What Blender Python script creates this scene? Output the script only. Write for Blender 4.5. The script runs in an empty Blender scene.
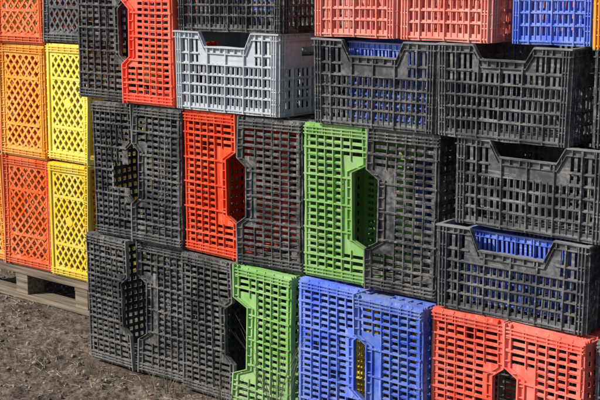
import bpy, bmesh, math, random
from mathutils import Vector, Matrix, noise
random.seed(7)
scene=bpy.context.scene
scene.view_settings.view_transform='Standard'; scene.view_settings.look='None'; scene.view_settings.exposure=0

# ---------------- camera ----------------
th=math.radians(10.5); ph=math.radians(49.7)
Fv=Vector((-math.cos(ph)*math.cos(th), math.sin(ph)*math.cos(th), -math.sin(th)))
Rv=Vector((math.sin(ph), math.cos(ph),0)); Uv=Rv.cross(Fv)
cam=bpy.data.cameras.new("camera"); co=bpy.data.objects.new("camera",cam); scene.collection.objects.link(co)
m=Matrix((Rv,Uv,-Fv)).transposed().to_4x4(); m.translation=Vector((0,-3.78,1.86)); co.matrix_world=m
cam.sensor_width=36; cam.lens=75; cam.clip_end=1000; scene.camera=co

# ---------------- light ----------------
sd=Vector((-0.62,-0.84,0.80)).normalized()
el=math.asin(sd.z)
w=bpy.data.worlds.new("World"); scene.world=w; w.use_nodes=True
nt=w.node_tree; bg=nt.nodes['Background']; sky=nt.nodes.new('ShaderNodeTexSky'); sky.sky_type='NISHITA'; sky.sun_disc=False
sky.sun_elevation=el; sky.sun_rotation=math.atan2(sd.x,sd.y)
nt.links.new(sky.outputs[0],bg.inputs[0]); bg.inputs[1].default_value=0.13
sl=bpy.data.lights.new("sun",'SUN'); sl.energy=5.0; sl.angle=math.radians(0.5); sl.color=(1,.95,.88)
so=bpy.data.objects.new("sun",sl); scene.collection.objects.link(so); so.rotation_euler=sd.to_track_quat('Z','Y').to_euler()

# ---------------- materials ----------------
def N(nt,t,**k):
    n=nt.nodes.new(t)
    for a,b in k.items(): setattr(n,a,b)
    return n
def plastic(name,col,fade,dust=(.30,.275,.24),dustamt=.45,rough=.44,scr=(.5,.48,.45),scra=.35):
    mt=bpy.data.materials.new(name); mt.use_nodes=True; nt=mt.node_tree; L=nt.links.new
    b=nt.nodes['Principled BSDF']
    tc=N(nt,'ShaderNodeTexCoord'); oi=N(nt,'ShaderNodeObjectInfo')
    add=N(nt,'ShaderNodeVectorMath',operation='ADD'); mul=N(nt,'ShaderNodeVectorMath',operation='SCALE'); mul.inputs[3].default_value=13
    cmb=N(nt,'ShaderNodeCombineXYZ')
    for i in range(3): L(oi.outputs['Random'],cmb.inputs[i])
    L(cmb.outputs[0],mul.inputs[0]); L(tc.outputs['Object'],add.inputs[0]); L(mul.outputs[0],add.inputs[1])
    def noi(s,d=2,r=.6,vec=None):
        n=N(nt,'ShaderNodeTexNoise'); n.inputs['Scale'].default_value=s; n.inputs['Detail'].default_value=d; n.inputs['Roughness'].default_value=r
        L(vec or add.outputs[0],n.inputs['Vector']); return n
    def ramp(src,a,bb,lo=0,hi=1):
        r=N(nt,'ShaderNodeMapRange'); r.inputs[1].default_value=a; r.inputs[2].default_value=bb; r.inputs[3].default_value=lo; r.inputs[4].default_value=hi
        L(src,r.inputs[0]); return r.outputs[0]
    def mix(f,a,bb):
        x=N(nt,'ShaderNodeMix',data_type='RGBA'); L(f,x.inputs[0])
        for s,v in((6,a),(7,bb)):
            if isinstance(v,tuple): x.inputs[s].default_value=(*v,1)
            else: L(v,x.inputs[s])
        return x.outputs[2]
    n3=noi(6,3,.65); c=mix(ramp(n3.outputs[0],.38,.66),col,fade)
    hs=N(nt,'ShaderNodeHueSaturation'); L(c,hs.inputs['Color']); L(ramp(oi.outputs['Random'],0,1,.80,1.2),hs.inputs['Value']); L(ramp(oi.outputs['Random'],0,1,1.03,.95),hs.inputs['Saturation'])
    mpg=N(nt,'ShaderNodeMapping'); mpg.inputs['Scale'].default_value=(5,45,70); mpg.inputs['Rotation'].default_value=(0,.12,.1); L(add.outputs[0],mpg.inputs[0])
    n4=noi(1,2,.6,mpg.outputs[0])
    # worn rims (top band of the crate)
    so_=N(nt,'ShaderNodeSeparateXYZ'); L(tc.outputs['Object'],so_.inputs[0])
    wr=N(nt,'ShaderNodeMath',operation='MULTIPLY'); L(ramp(so_.outputs[2],.314,.327,0,scra*1.3),wr.inputs[0]); L(ramp(n4.outputs[0],.35,.60,.25,1),wr.inputs[1])
    wm_=N(nt,'ShaderNodeMath',operation='MAXIMUM'); L(wr.outputs[0],wm_.inputs[0]); L(ramp(n4.outputs[0],.58,.68,0,scra),wm_.inputs[1])
    c=mix(wm_.outputs[0],hs.outputs[0],scr)
    n2=noi(42,2,.7)
    mm=N(nt,'ShaderNodeMath',operation='MULTIPLY'); L(ramp(n2.outputs[0],.40,.66),mm.inputs[0]); L(ramp(n3.outputs[0],.38,.62,.15,1),mm.inputs[1])
    m2=N(nt,'ShaderNodeMath',operation='MULTIPLY'); L(mm.outputs[0],m2.inputs[0]); m2.inputs[1].default_value=dustamt
    ge=N(nt,'ShaderNodeNewGeometry'); sx=N(nt,'ShaderNodeSeparateXYZ'); L(ge.outputs['Normal'],sx.inputs[0])
    up=N(nt,'ShaderNodeMath',operation='MULTIPLY'); L(ramp(sx.outputs[2],.5,1,0,dustamt*1.3),up.inputs[0]); L(ramp(n3.outputs[0],.3,.6,.35,1),up.inputs[1])
    sp=N(nt,'ShaderNodeSeparateXYZ'); L(ge.outputs['Position'],sp.inputs[0])
    lo=N(nt,'ShaderNodeMath',operation='MULTIPLY'); L(ramp(sp.outputs[2],.30,.0,0,.65),lo.inputs[0]); L(ramp(n2.outputs[0],.35,.65,.15,1),lo.inputs[1])
    mx=N(nt,'ShaderNodeMath',operation='MAXIMUM'); L(m2.outputs[0],mx.inputs[0]); L(up.outputs[0],mx.inputs[1])
    mx2=N(nt,'ShaderNodeMath',operation='MAXIMUM'); L(mx.outputs[0],mx2.inputs[0]); L(lo.outputs[0],mx2.inputs[1])
    c=mix(mx2.outputs[0],c,dust); L(c,b.inputs['Base Color'])
    rr=N(nt,'ShaderNodeMath',operation='ADD'); L(mx2.outputs[0],rr.inputs[0]); L(ramp(n3.outputs[0],.3,.7,rough-.08,rough+.1),rr.inputs[1]); L(rr.outputs[0],b.inputs['Roughness'])
    return mt
MAT={
'black':plastic('black_plastic',(.019,.020,.024),(.046,.049,.056),dustamt=.55,rough=.40,scra=.30),
'dark':plastic('dark_grey_plastic',(.038,.042,.050),(.078,.084,.094),dustamt=.55,rough=.42,scra=.32),
'red':plastic('red_plastic',(.88,.060,.010),(.90,.11,.03),dustamt=.2,scr=(.9,.3,.2)),
'pinkred':plastic('faded_red_plastic',(.76,.085,.045),(.80,.15,.09),dustamt=.28,scr=(.85,.4,.35)),
'pink':plastic('pink_plastic',(.72,.15,.10),(.76,.28,.21),dustamt=.3,scr=(.8,.5,.45)),
'green':plastic('green_plastic',(.16,.38,.065),(.28,.50,.15),dustamt=.35,scr=(.5,.6,.4)),
'blue':plastic('blue_plastic',(.055,.13,.64),(.15,.26,.72),dustamt=.35,scr=(.45,.52,.8)),
'grey':plastic('grey_plastic',(.38,.42,.46),(.50,.53,.56),dustamt=.45,scr=(.2,.2,.2)),
'yellow':plastic('yellow_plastic',(.87,.60,.02),(.88,.70,.10),dustamt=.25,scr=(.6,.45,.15)),
'orange':plastic('orange_plastic',(.88,.33,.015),(.88,.42,.06),dustamt=.25,scr=(.6,.4,.2)),
'redorange':plastic('red_orange_plastic',(.85,.12,.015),(.86,.19,.05),dustamt=.25,scr=(.9,.4,.25)),
}

# ---------------- crate meshes ----------------
CL,CW,CH=.63,.42,.33; INS=.013
class MB:
    def __init__(s): s.V=[]; s.F=[]
    def box(s,mp,u0,u1,v0,v1,w0,w1):
        i=len(s.V)
        for w in(w0,w1):
            for (u,v) in((u0,v0),(u1,v0),(u1,v1),(u0,v1)): s.V.append(mp(u,v,w))
        s.F+= [(i,i+3,i+2,i+1),(i+4,i+5,i+6,i+7)]+[(i+a,i+(a+1)%4,i+4+(a+1)%4,i+4+a) for a in range(4)]
    def prism(s,mp,pts,w0,w1):
        i=len(s.V); n=len(pts)
        for w in(w0,w1):
            for (u,v) in pts: s.V.append(mp(u,v,w))
        s.F.append(tuple(i+k for k in reversed(range(n)))); s.F.append(tuple(i+n+k for k in range(n)))
        s.F+=[(i+a,i+(a+1)%n,i+n+(a+1)%n,i+n+a) for a in range(n)]
    def panel(s,mp,ul,vc,solid,t):
        nu=len(ul)-1; nv=len(vc[0])-1; i0=len(s.V); st=(nv+1)
        for w in(0,-t):
            for i,u in enumerate(ul):
                for j in range(nv+1): s.V.append(mp(u,vc[i][j],w))
        off=(nu+1)*st
        ix=lambda i,j,b: i0+i*st+j+(off if b else 0)
        deg=lambda i,j: abs(vc[i][j+1]-vc[i][j])<1e-5 and abs(vc[i+1][j+1]-vc[i+1][j])<1e-5
        S=lambda i,j: 0<=i<nu and 0<=j<nv and (solid(i,j) or deg(i,j))
        for i in range(nu):
            for j in range(nv):
                if not S(i,j) or deg(i,j): continue
                a,b,c,d=(i,j),(i+1,j),(i+1,j+1),(i,j+1)
                s.F.append((ix(*a,0),ix(*b,0),ix(*c,0),ix(*d,0)))
                s.F.append((ix(*d,1),ix(*c,1),ix(*b,1),ix(*a,1)))
                for (p,q,ni,nj) in((a,b,i,j-1),(b,c,i+1,j),(c,d,i,j+1),(d,a,i-1,j)):
                    if not S(ni,nj): s.F.append((ix(*p,0),ix(*p,1),ix(*q,1),ix(*q,0)))
def ulines(half,post,n,frac):
    a=-half+post; b=half-post; p=(b-a)/n; bw=p*(1-frac)
    sw=((b-a)-(n-1)*bw)/n
    L=[-half,a]; x=a
    kinds=['post']
    for k in range(n):
        x+=sw; L.append(x); kinds.append('slot')
        if k<n-1: x+=bw; L.append(x); kinds.append('bar')
    L[-1]=b; L.append(half); kinds.append('post')
    return L,kinds
def make_crate(name,notch=True,seed=0,lattice=False,breaks=0,nslot=20,ND=.08,NL=.170,disc=True,snap=None):
    rnd=random.Random(seed); mb=MB(); hl=CL/2-INS; hw=CW/2-INS
    def hfun(u):
        if not notch: return CH
        a=abs(u)
        if a>NL: return CH
        if a<NL-.035: return CH-ND
        return CH-ND+ND*(a-NL+.035)/.035
    def side(sgn,half,yo,n,long):
        if long: mp=lambda u,v,w: Vector((u*(-sgn),(yo+w)*sgn,v))
        else: mp=lambda u,v,w: Vector(((yo+w)*sgn,u*sgn,v))
        ul,kd=ulines(half,.036,n,.52)
        rows=[.0,.030,.061,.073,.1040,.116,.147,.159,.190]
        if long and lattice:
            t=.004; fr=.045
            zs=[0,fr,CH-fr,CH]; us=[-half,-half+.05,half-.05,half]
            mb.panel(mp,us,[zs]*4,lambda i,j: not(i==1 and j==1),t)
            u0,u1,v0,v1=us[1]-.004,us[2]+.004,fr-.004,CH-fr+.004
            for di,(sg,ww) in enumerate(((1,(-.0045,.0035)),(-1,(-.0055,.0022)))):
                sp=.047; c=-(u1-u0)-1
                while c<2:
                    sl=.8*sg; pts=[]
                    for uu in(u0,u1):
                        v=v0+sl*(uu-u0)+c
                        if v0<=v<=v1: pts.append((uu,v))
                    for vv in(v0,v1):
                        uu=u0+(vv-v0-c)/sl
                        if u0<uu<u1: pts.append((uu,vv))
                    if len(pts)>=2:
                        a,b=Vector(pts[0]),Vector(pts[1]); d=(b-a)
                        if d.length>.01:
                            nn=Vector((-d.y,d.x)).normalized()*.0058
                            mb.prism(mp,[a-nn,b-nn,b+nn,a+nn],*ww)
                    c+=sp
            if disc: mb.prism(mp,[(.026*math.cos(q*math.tau/24),CH/2+.026*math.sin(q*math.tau/24)) for q in range(24)],-.0062,.0050)
            for uu in(-.13,.13): mb.box(mp,uu-.007,uu+.007,fr-.003,CH-fr+.003,-.0065,.0052)
            mb.box(mp,-half,half,.02,.026,-.001,.009); 
            for k in range(13):
                u=-half+.05+k*(2*half-.1)/12
                mb.box(mp,u-.002,u+.002,CH-fr+.008,CH-.006,-.001,.008); mb.box(mp,u-.002,u+.002,.006,.02,-.001,.007)
        else:
            broken=set()
            for _ in range(breaks if long else 0):
                bi=rnd.randrange(2,len(ul)-4); bj=rnd.choice([1,3,5,7]); broken|={(bi,bj),(bi+1,bj),(bi+2,bj),(bi,bj+1),(bi+1,bj+1) }
            if snap and long and sgn==snap[0]:
                for i in range(snap[1],snap[2]):
                    for j in range(snap[3],13):
                        if rnd.random()<.93: broken.add((i,j))
            if long:
                vc=[]
                for u in ul:
                    h=hfun(u); sb=.202; cl=lambda r: max(sb,min(r,h-.026)); vc.append(rows+[sb,cl(.234),cl(.245),cl(.302),h])
                def solid(i,j):
                    if (i,j) in broken: return False
                    if kd[i]=='post' or j in(0,2,4,6,8,10,12): return True
                    if j in(9,11):
                        mn=min(abs(ul[i]),abs(ul[i+1]))
                        if notch and mn<NL+.002: return not (j==9 and ND<.06 and kd[i]=='slot')
                        return kd[i]!='slot'
                    return kd[i]!='slot'
            else:
                vc=[rows+[.238,.274,CH] for u in ul]
                def solid(i,j):
                    if kd[i]=='post' or j in(0,2,4,6,8,10): return True
                    if j==9: return max(abs(ul[i]),abs(ul[i+1]))>.062
                    return kd[i]!='slot'
            mb.panel(mp,ul,vc,solid,.0045)
            for q,z in enumerate((.0670,.1100,.1530,.1960)):
                if snap and long and sgn==snap[0] and (4+2*q-2)>=snap[3]-1 :
                    mb.box(mp,-half+.004,ul[snap[1]]-.004,z-.0022,z+.0022,-.001,.0060); mb.box(mp,ul[snap[2]]+.006,half-.004,z-.0022,z+.0022,-.001,.0060)
                else: mb.box(mp,-half+.004,half-.004,z-.0022,z+.0022,-.001,.0060)
            if long:
                segs=[(-half+.004,-NL-.008),(NL+.008,half-.004)] if notch else [(-half+.004,half-.004)]
                for a,b in segs: mb.box(mp,a,b,.2375,.2415,-.001,.0060)
            bars=[i for i in range(len(kd)) if kd[i]=='bar']
            for q,i in enumerate(bars):
                um=(ul[i]+ul[i+1])/2; top=min(hfun(um) if long else CH,.202 if not long else 9)-.004
                if snap and long and sgn==snap[0] and snap[1]<=i<snap[2]: top=rows[snap[3]]
                if q%4==1: mb.box(mp,um-.0030,um+.0030,.004,top,-.001,.0090)
                else: mb.box(mp,um-.0014,um+.0014,.006,min(top,.1990),-.001,.0036)
        for sg in(-1,1):
            for du in(.004,.017,.031):
                u=sg*(half-du); mb.box(mp,u-.0022,u+.0022,.002,CH-.008,-.001,.0100)
            for z in(.05,.10,.15,.20,.25): mb.box(mp,min(sg*half,sg*(half-.03)),max(sg*half,sg*(half-.03)),z-.0018,z+.0018,-.0005,.0078)
        if (lattice or not notch) or not long: us=[-half-.012,0,half+.012]
        else: us=[-half-.012,-NL,-NL+.035,NL-.035,NL,half+.012]
        hf=hfun if (long and not lattice) else (lambda u:CH)
        sn = snap and long and sgn==snap[0]
        for a,b in zip(us[:-1],us[1:]):
            ha,hb=hf(a),hf(b)
            if sn and abs(a+b)<.02: continue
            mb.prism(mp,[(a,ha-.006),(b,hb-.006),(b,hb),(a,ha)],-.0062,.0128)
            mb.prism(mp,[(a,ha-.030),(b,hb-.030),(b,hb-.026),(a,ha-.026)],-.001,.0075)
        k=-half+.02
        while k<half-.01:
            h=hf(k)
            if not(sn and abs(k)<NL): mb.box(mp,k-.0015,k+.0015,h-.027,h-.005,-.001,.0098)
            k+=.042
        mb.box(mp,-half+.002,half-.002,.010,.016,-.001,.0070)
    for s_ in(1,-1):
        side(s_,hl,hw,nslot,True); side(s_,hw,hl,12,False)
    mpb=lambda u,v,w: Vector((u,v,.009+w))
    ul,kd=ulines(hl-.0045,.03,15,.50); vl,kv=ulines(hw-.0045,.03,10,.50)
    mb.panel(mpb,ul,[vl]*len(ul),lambda i,j: not(kd[i]=='slot' and kv[j]=='slot'),.0045)
    for i in range(len(kd)):
        if kd[i]=='bar' : 
            um=(ul[i]+ul[i+1])/2; mb.box(mpb,um-.0015,um+.0015,-hw+.01,hw-.01,-.0088,-.003)
    for j in range(len(kv)):
        if kv[j]=='bar' and j%4==0:
            um=(vl[j]+vl[j+1])/2; mb.box(mpb,-hl+.01,hl-.01,um-.0018,um+.0018,-.0080,-.003)
    me=bpy.data.meshes.new(name); me.from_pydata([tuple(v) for v in mb.V],[],mb.F)
    bm=bmesh.new(); bm.from_mesh(me)
    bmesh.ops.remove_doubles(bm,verts=bm.verts,dist=1e-6)
    bmesh.ops.dissolve_degenerate(bm,dist=1e-6,edges=bm.edges)
    bmesh.ops.recalc_face_normals(bm,faces=bm.faces)
    ax,ay=rnd.uniform(-.013,.013),rnd.uniform(-.012,.012); tw=rnd.uniform(-.018,.018)
    for v in bm.verts:
        x,y,z=v.co; k=(z/CH)
        bow=(1-(x/(CL/2))**2)
        if abs(y)>.15: v.co.y+= (ax if y>0 else ay)*bow*k
        v.co.y+=tw*k*(x/CL)
        v.co+= .0032*noise.noise_vector(Vector((x*8+seed,y*8,z*8)))
    bm.to_mesh(me); bm.free(); me.materials.append(MAT['black'])
    return me
MESH={'a':make_crate('crate_a',seed=1,ND=.08),'b':make_crate('crate_b',seed=2,breaks=1,ND=.06,NL=.155),'c':make_crate('crate_c',seed=3,breaks=2,nslot=21,ND=.048,NL=.14),
's':make_crate('crate_snapped',seed=8,breaks=1,ND=.048,NL=.14,snap=(-1,18,26,7)),
'p':make_crate('crate_plain',notch=False,seed=4),'d':make_crate('crate_lattice',notch=False,lattice=True,seed=5,disc=False),'e':make_crate('crate_lattice_disc',notch=False,lattice=True,seed=6)}
POSE={'H':Matrix.Identity(3),
'E':Matrix(((0,-1,0),(1,0,0),(0,0,1))),
'R':Matrix(((0,0,1),(0,-1,0),(1,0,0))),
'L':Matrix(((0,0,-1),(0,1,0),(1,0,0)))}
def place(kind,col,pose,x0,x1,z0,z1,yf=0.0,dep=None,jit=1.0,flip=False,rz=0,ry=0):
    me=MESH[kind if kind!='*' else random.choice('abc')]
    ob=bpy.data.objects.new("plastic_crate",me); scene.collection.objects.link(ob)
    dx,dz=x1-x0,z1-z0
    P=POSE[pose]
    if pose=='E': d=dep or CL; S=(d/CL,dx/CW,dz/CH)
    elif pose=='H': d=dep or CW; S=(dx/CL,d/CW,dz/CH)
    else: d=dep or CW; S=(dz/CL,d/CW,dx/CH)
    A=P@Matrix.Diagonal(S)
    if flip: A=A@Matrix.Diagonal((-1,-1,1))
    J=Matrix.Rotation(math.radians(random.uniform(-1,1)*1.8*jit+rz),3,'Z')@Matrix.Rotation(math.radians(random.uniform(-.6,.6)*jit+ry),3,'Y')@Matrix.Rotation(math.radians(random.uniform(-.6,.6)*jit),3,'X')
    ctr=Vector(((x0+x1)/2,yf+d/2+random.uniform(-.012,.012)*jit,(z0+z1)/2))
    A=J@A; M=A.to_4x4(); M.translation=ctr-A@Vector((0,0,CH/2)); ob.matrix_world=M
    ob.material_slots[0].link='OBJECT'; ob.material_slots[0].material=MAT[col]
    return ob
Z1,Z2,Z3,Z4=.632,1.265,1.60,1.93
B=[-4.545,-4.215,-3.885,-3.548,-3.205,-2.865,-2.53,-2.20,-1.87,-1.53,-1.19]
cols=['black','black','black','green','blue','blue','pinkred','pinkred','dark','blue']
offs=[0,.012,-.02,-.045,-.025,-.085,-.06,-.075,-.03,-.02]
kinds='cbcacbcbab'
for i,c in enumerate(cols):
    place(kinds[i],c,'R' if i%2==0 else 'L',B[i]+.004,B[i+1]-.004,.002,Z1-.004,offs[i],flip=i%3==0,rz=(-2,1,0,-2,1,-2.5,1,-1.5,0,0)[i])
place('p','yellow','R',-3.02,-2.90,.03,.56,.12,.28)
place('p','black','L',-2.30,-2.00,.03,.56,.06,.34)
# second row
place('s','black','R',-4.47,-4.20,Z1,Z2-.003,0,flip=True)
place('c','black','L',-4.195,-3.885,Z1,Z2-.006,-.01)
place('b','red','R',-3.878,-3.552,Z1,Z2-.003,0,flip=True)
place('c','black','L',-3.545,-3.205,Z1,Z2-.004,-.015,rz=1)
place('a','green','R',-3.195,-2.868,Z1,Z2-.003,-.01,flip=True)
place('b','black','L',-2.862,-2.535,Z1,Z2-.004,-.02,flip=True)
place('a','dark','H',-2.515,-1.91,Z1,.945,-.04,rz=1)
place('b','dark','H',-2.46,-1.86,.948,Z2,-.02,flip=True)
place('p','blue','H',-2.44,-2.0,Z1+.02,.925,.02,.30)
place('a','black','H',-1.84,-1.23,Z1,.945,-.03); place('a','green','H',-1.84,-1.23,.948,Z2,0)
# third row
place('c','black','R',-4.565,-4.235,Z2,Z2+.632,0); place('c','red','L',-4.228,-3.915,Z2,Z2+.632,-.01)
place('b','grey','H',-3.905,-3.30,Z2,Z3,-.02,jit=.5)
place('p','black','H',-3.84,-3.36,Z2+.02,Z3-.09,.06,.30)
place('b','dark','H',-3.125,-2.54,Z2,Z3-.003,-.03)
place('p','blue','H',-3.00,-2.60,Z2+.02,Z3-.016,.05,.28)
place('c','dark','H',-2.53,-2.005,Z2+.003,Z3,-.05,flip=True)
place('a','black','H',-1.94,-1.33,Z2,Z3,0)
# fourth row
place('b','black','H',-3.90,-3.28,Z3,Z4,0)
place('p','pink','E',-3.13,-2.725,Z3,Z4,-.01); place('p','pink','E',-2.715,-2.31,Z3,Z4,-.03)
place('p','blue','E',-2.29,-1.97,Z3,Z4,.05); place('p','orange','E',-1.95,-1.55,Z3,Z4,-.02)
# layer behind
bc=['black','dark','green','black','black','dark','black','dark','black','blue']
for r,(z0,z1) in enumerate(((.002,Z1-.01),(Z1,Z2-.01))):
    for i in range(10):
        place('*',random.choice(bc),'R' if i%2==0 else 'L',B[i]+.02,B[i+1]+.012,z0,z1,.47)
x=-4.5
for i in range(5):
    place('*',['black','green','dark','blue','black'][i],'H',x,x+.6,Z2,Z3-.005,.47)
    place('*',['blue','black','black','orange','black'][i],'H',x,x+.6,Z3,Z4,.66); x+=.64
# stack on the pallet at left
PZ=.165
yf=.54
for layer in(0,1):
    y=yf+layer*.44
    for k,c in enumerate(('yellow','yellow','dark')):
        z=PZ+k*.65
        place('e',c,'R' if k!=2 else 'L',-5.50-.01*(k==1),-5.155-.01*(k==1),z,z+.645,y,flip=k==1)
    for k,c in enumerate(('redorange','orange','redorange')):
        z=PZ+k*.65-.01*k
        place('d',c,'L',-5.93,-5.515,z,z+.64,y+.01)
    for k,c in enumerate(('orange','red','yellow')):
        place('d',c,'R',-6.31,-5.94,PZ+k*.65,PZ+k*.65+.64,y+.01)

# ---------------- wood pallet ----------------
wm=bpy.data.materials.new('weathered_wood'); wm.use_nodes=True; nt=wm.node_tree; L=nt.links.new; b=nt.nodes['Principled BSDF']
tc=N(nt,'ShaderNodeTexCoord'); mp_=N(nt,'ShaderNodeMapping'); mp_.inputs['Scale'].default_value=(3,60,60); L(tc.outputs['Object'],mp_.inputs[0])
nn=N(nt,'ShaderNodeTexNoise'); nn.inputs['Scale'].default_value=1; nn.inputs['Detail'].default_value=6; L(mp_.outputs[0],nn.inputs['Vector'])
cr=N(nt,'ShaderNodeValToRGB'); cr.color_ramp.elements[0].color=(.05,.038,.026,1); cr.color_ramp.elements[1].color=(.30,.23,.16,1); cr.color_ramp.elements[0].position=.3; cr.color_ramp.elements[1].position=.7
L(nn.outputs[0],cr.inputs[0]); L(cr.outputs[0],b.inputs['Base Color']); b.inputs['Roughness'].default_value=.85
bp=N(nt,'ShaderNodeBump'); bp.inputs['Distance'].default_value=.003; L(nn.outputs[0],bp.inputs['Height']); L(bp.outputs[0],b.inputs['Normal'])
mb=MB(); I=lambda u,v,w: Vector((u,v,w))
px0,px1,py0,py1=-6.33,-5.12,.50,1.45
for k in range(5):
    y=py0+k*(py1-py0-.12)/4; mb.box(I,px0+random.uniform(-.01,.01),px1+random.uniform(-.01,.01),y,y+.12,.138,.160)
for k in range(3):
    xx=px0+.02+k*(px1-px0-.16)/2; mb.box(I,xx,xx+.11,py0+.004,py1-.004,.115,.1375)
    for q in range(3):
        y=py0+.006+q*(py1-py0-.132)/2; mb.box(I,xx+.002,xx+.108,y,y+.12,.022,.1145)
for q in range(3):
    y=py0+.003+q*(py1-py0-.126)/2; mb.box(I,px0,px1,y,y+.118,-.01,.0215)
me=bpy.data.meshes.new('wooden_pallet'); me.from_pydata([tuple(v) for v in mb.V],[],mb.F); me.materials.append(wm)
po=bpy.data.objects.new('wooden_pallet',me); scene.collection.objects.link(po)
bv=po.modifiers.new('b','BEVEL'); bv.width=.003; bv.segments=2

# ---------------- ground ----------------
def gh(x,y):
    v=Vector((x,y,0)); f=1.0
    if y>-.05 and x>-4.6: f=.2
    if y>.45 and x>-6.4 and x<-5.05: f=.4
    h=.026*noise.noise(v*1.7)+.020*noise.noise(v*6)+.016*noise.noise(v*15)+.011*noise.noise(v*41)
    return -.014+h*f
def lines(a,b,st,ext):
    L_=[]; x=a
    while x<b: L_.append(x); x+=st
    L_.append(b); s=st
    lo,hi=[],[]; x=a; 
    while x>-ext: s*=1.5; x-=s; lo.append(x)
    s=st; x=b
    while x<ext: s*=1.5; x+=s; hi.append(x)
    return lo[::-1]+L_+hi
xs=lines(-6.6,-3.2,.010,400); ys=lines(-1.2,1.1,.010,400)
V=[(x,y,gh(x,y)) for x in xs for y in ys]; ny=len(ys)
F=[(i*ny+j,(i+1)*ny+j,(i+1)*ny+j+1,i*ny+j+1) for i in range(len(xs)-1) for j in range(ny-1)]
me=bpy.data.meshes.new('ground'); me.from_pydata(V,[],F); me.shade_smooth()
gm=bpy.data.materials.new('dirt'); gm.use_nodes=True; nt=gm.node_tree; L=nt.links.new; b=nt.nodes['Principled BSDF']; b.inputs['Roughness'].default_value=.95
ge=N(nt,'ShaderNodeNewGeometry')
def gn(s,d=6,r=.65):
    n=N(nt,'ShaderNodeTexNoise'); n.inputs['Scale'].default_value=s; n.inputs['Detail'].default_value=d; n.inputs['Roughness'].default_value=r; L(ge.outputs['Position'],n.inputs['Vector']); return n.outputs[0]
n1=gn(3); n2=gn(55); 
c1=N(nt,'ShaderNodeValToRGB'); e=c1.color_ramp.elements; e[0].position=.36; e[0].color=(.065,.046,.034,1); e[1].position=.70; e[1].color=(.32,.25,.19,1); L(n2,c1.inputs[0])
c2=N(nt,'ShaderNodeValToRGB'); e=c2.color_ramp.elements; e[0].position=.38; e[0].color=(.48,.45,.44,1); e[1].position=.62; e[1].color=(1.0,.98,.95,1); L(n1,c2.inputs[0])
mx=N(nt,'ShaderNodeMix',data_type='RGBA',blend_type='MULTIPLY'); mx.inputs[0].default_value=1; L(c1.outputs[0],mx.inputs[6]); L(c2.outputs[0],mx.inputs[7]); L(mx.outputs[2],b.inputs['Base Color'])
bp=N(nt,'ShaderNodeBump'); bp.inputs['Distance'].default_value=.012; bp.inputs['Strength'].default_value=.9; L(n2,bp.inputs['Height']); L(bp.outputs[0],b.inputs['Normal'])
me.materials.append(gm); g=bpy.data.objects.new('ground',me); scene.collection.objects.link(g)

def simple(name,a,bcol,r=.9):
    mt=bpy.data.materials.new(name); mt.use_nodes=True; nt=mt.node_tree; b=nt.nodes['Principled BSDF']; b.inputs['Roughness'].default_value=r
    ge=N(nt,'ShaderNodeNewGeometry'); cr=N(nt,'ShaderNodeValToRGB'); e=cr.color_ramp.elements; e[0].color=(*a,1); e[1].color=(*bcol,1)
    nt.links.new(ge.outputs['Random Per Island'],cr.inputs[0]); nt.links.new(cr.outputs[0],b.inputs['Base Color']); return mt
V=[];F=[]
ico=bmesh.new(); bmesh.ops.create_icosphere(ico,subdivisions=1,radius=1); iv=[v.co.copy() for v in ico.verts]; iff=[[v.index for v in f.verts] for f in ico.faces]
for _ in range(6500):
    x=random.uniform(-6.6,-3.2); y=random.uniform(-1.1,1.0)
    if noise.noise(Vector((x*2.2,y*2.2,3)))<random.uniform(-.5,.3): continue
    if (y>-.02 and x>-4.6): continue
    s=.0022+.012*random.random()**4; i=len(V); r=Matrix.Rotation(random.uniform(0,6.3),3,(random.random(),random.random(),random.random()+.1))
    sc=Vector((random.uniform(.7,1.4),random.uniform(.6,1.1),random.uniform(.4,.9)))
    for v in iv:
        q=r@Vector([v[k]*sc[k]*s*random.uniform(.8,1.2) for k in range(3)]); V.append((x+q.x,y+q.y,gh(x,y)+s*.3+q.z))
    F+=[[i+k for k in f] for f in iff]
me=bpy.data.meshes.new('gravel'); me.from_pydata(V,[],F); me.materials.append(simple('stone_bits',(.07,.052,.04),(.36,.30,.24)))
o=bpy.data.objects.new('gravel',me); scene.collection.objects.link(o)
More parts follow.
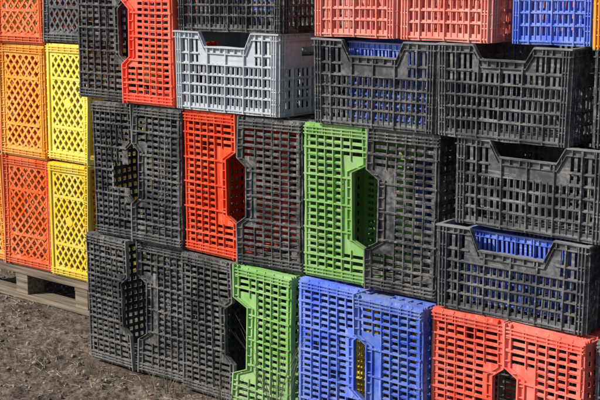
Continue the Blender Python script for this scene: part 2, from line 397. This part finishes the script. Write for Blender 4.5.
def ribbon(V,F,pts,w):
    i=len(V)
    for k,p in enumerate(pts):
        d=(pts[min(k+1,len(pts)-1)]-pts[max(k-1,0)]).normalized(); s=d.cross(Vector((.3,-.8,.5))).normalized(); t=d.cross(s)
        ww=w*(1-.75*k/(len(pts)-1))
        for a in range(3): 
            q=p+(s*math.cos(a*2.094)+t*math.sin(a*2.094))*ww; V.append(tuple(q))
    for k in range(len(pts)-1):
        for a in range(3): F.append((i+k*3+a,i+k*3+(a+1)%3,i+k*3+3+(a+1)%3,i+k*3+3+a))
V=[];F=[]
for _ in range(6500):
    x=random.uniform(-6.6,-3.2); y=random.uniform(-1.1,1.0)
    near=(y>-.3 and y<0 and x>-4.7)
    if (y>-.01 and x>-4.6): continue
    if not near and noise.noise(Vector((x*2.8,y*2.8,9)))<random.uniform(-.35,.6): continue
    a=random.uniform(0,6.3); l=random.uniform(.012,.07); z=gh(x,y)+.003; d=Vector((math.cos(a),math.sin(a),random.uniform(0,.3)))
    p=Vector((x,y,z)); bnd=Vector((-d.y,d.x,0))*random.uniform(-.2,.2)*l
    pts=[p,p+d*l*.5+bnd,p+d*l]; 
    pts=[Vector((q.x,q.y,max(q.z,gh(q.x,q.y)+.002))) for q in pts]
    ribbon(V,F,pts,random.uniform(.0007,.0019))
me=bpy.data.meshes.new('straw'); me.from_pydata(V,[],F); sm=simple('dry_straw',(.10,.075,.05),(.56,.46,.31)); me.materials.append(sm)
o=bpy.data.objects.new('straw',me); scene.collection.objects.link(o)
def tuft(cx,cy,n,hh,spread):
    V=[];F=[]
    for _ in range(n):
        a=random.uniform(0,6.3); r=spread*random.random(); p=Vector((cx+r*math.cos(a),cy+r*math.sin(a)*.5,-.02)); h=hh*random.uniform(.4,1)
        ln=Vector((random.uniform(-.45,.45),random.uniform(-.35,.15),0)); pts=[p+Vector((0,0,h*t))+ln*h*t*t for t in (0,.25,.5,.75,1)]
        ribbon(V,F,pts,random.uniform(.0012,.0024))
    me=bpy.data.meshes.new('dry_grass'); me.from_pydata(V,[],F); me.materials.append(sm)
    o=bpy.data.objects.new('dry_grass',me); scene.collection.objects.link(o)
tuft(-3.20,-.16,24,.56,.06); tuft(-4.38,-.12,40,.12,.12); tuft(-3.9,-.1,30,.18,.15); tuft(-4.9,-.2,25,.06,.15); tuft(-3.55,-.13,22,.24,.12)
print("ok")
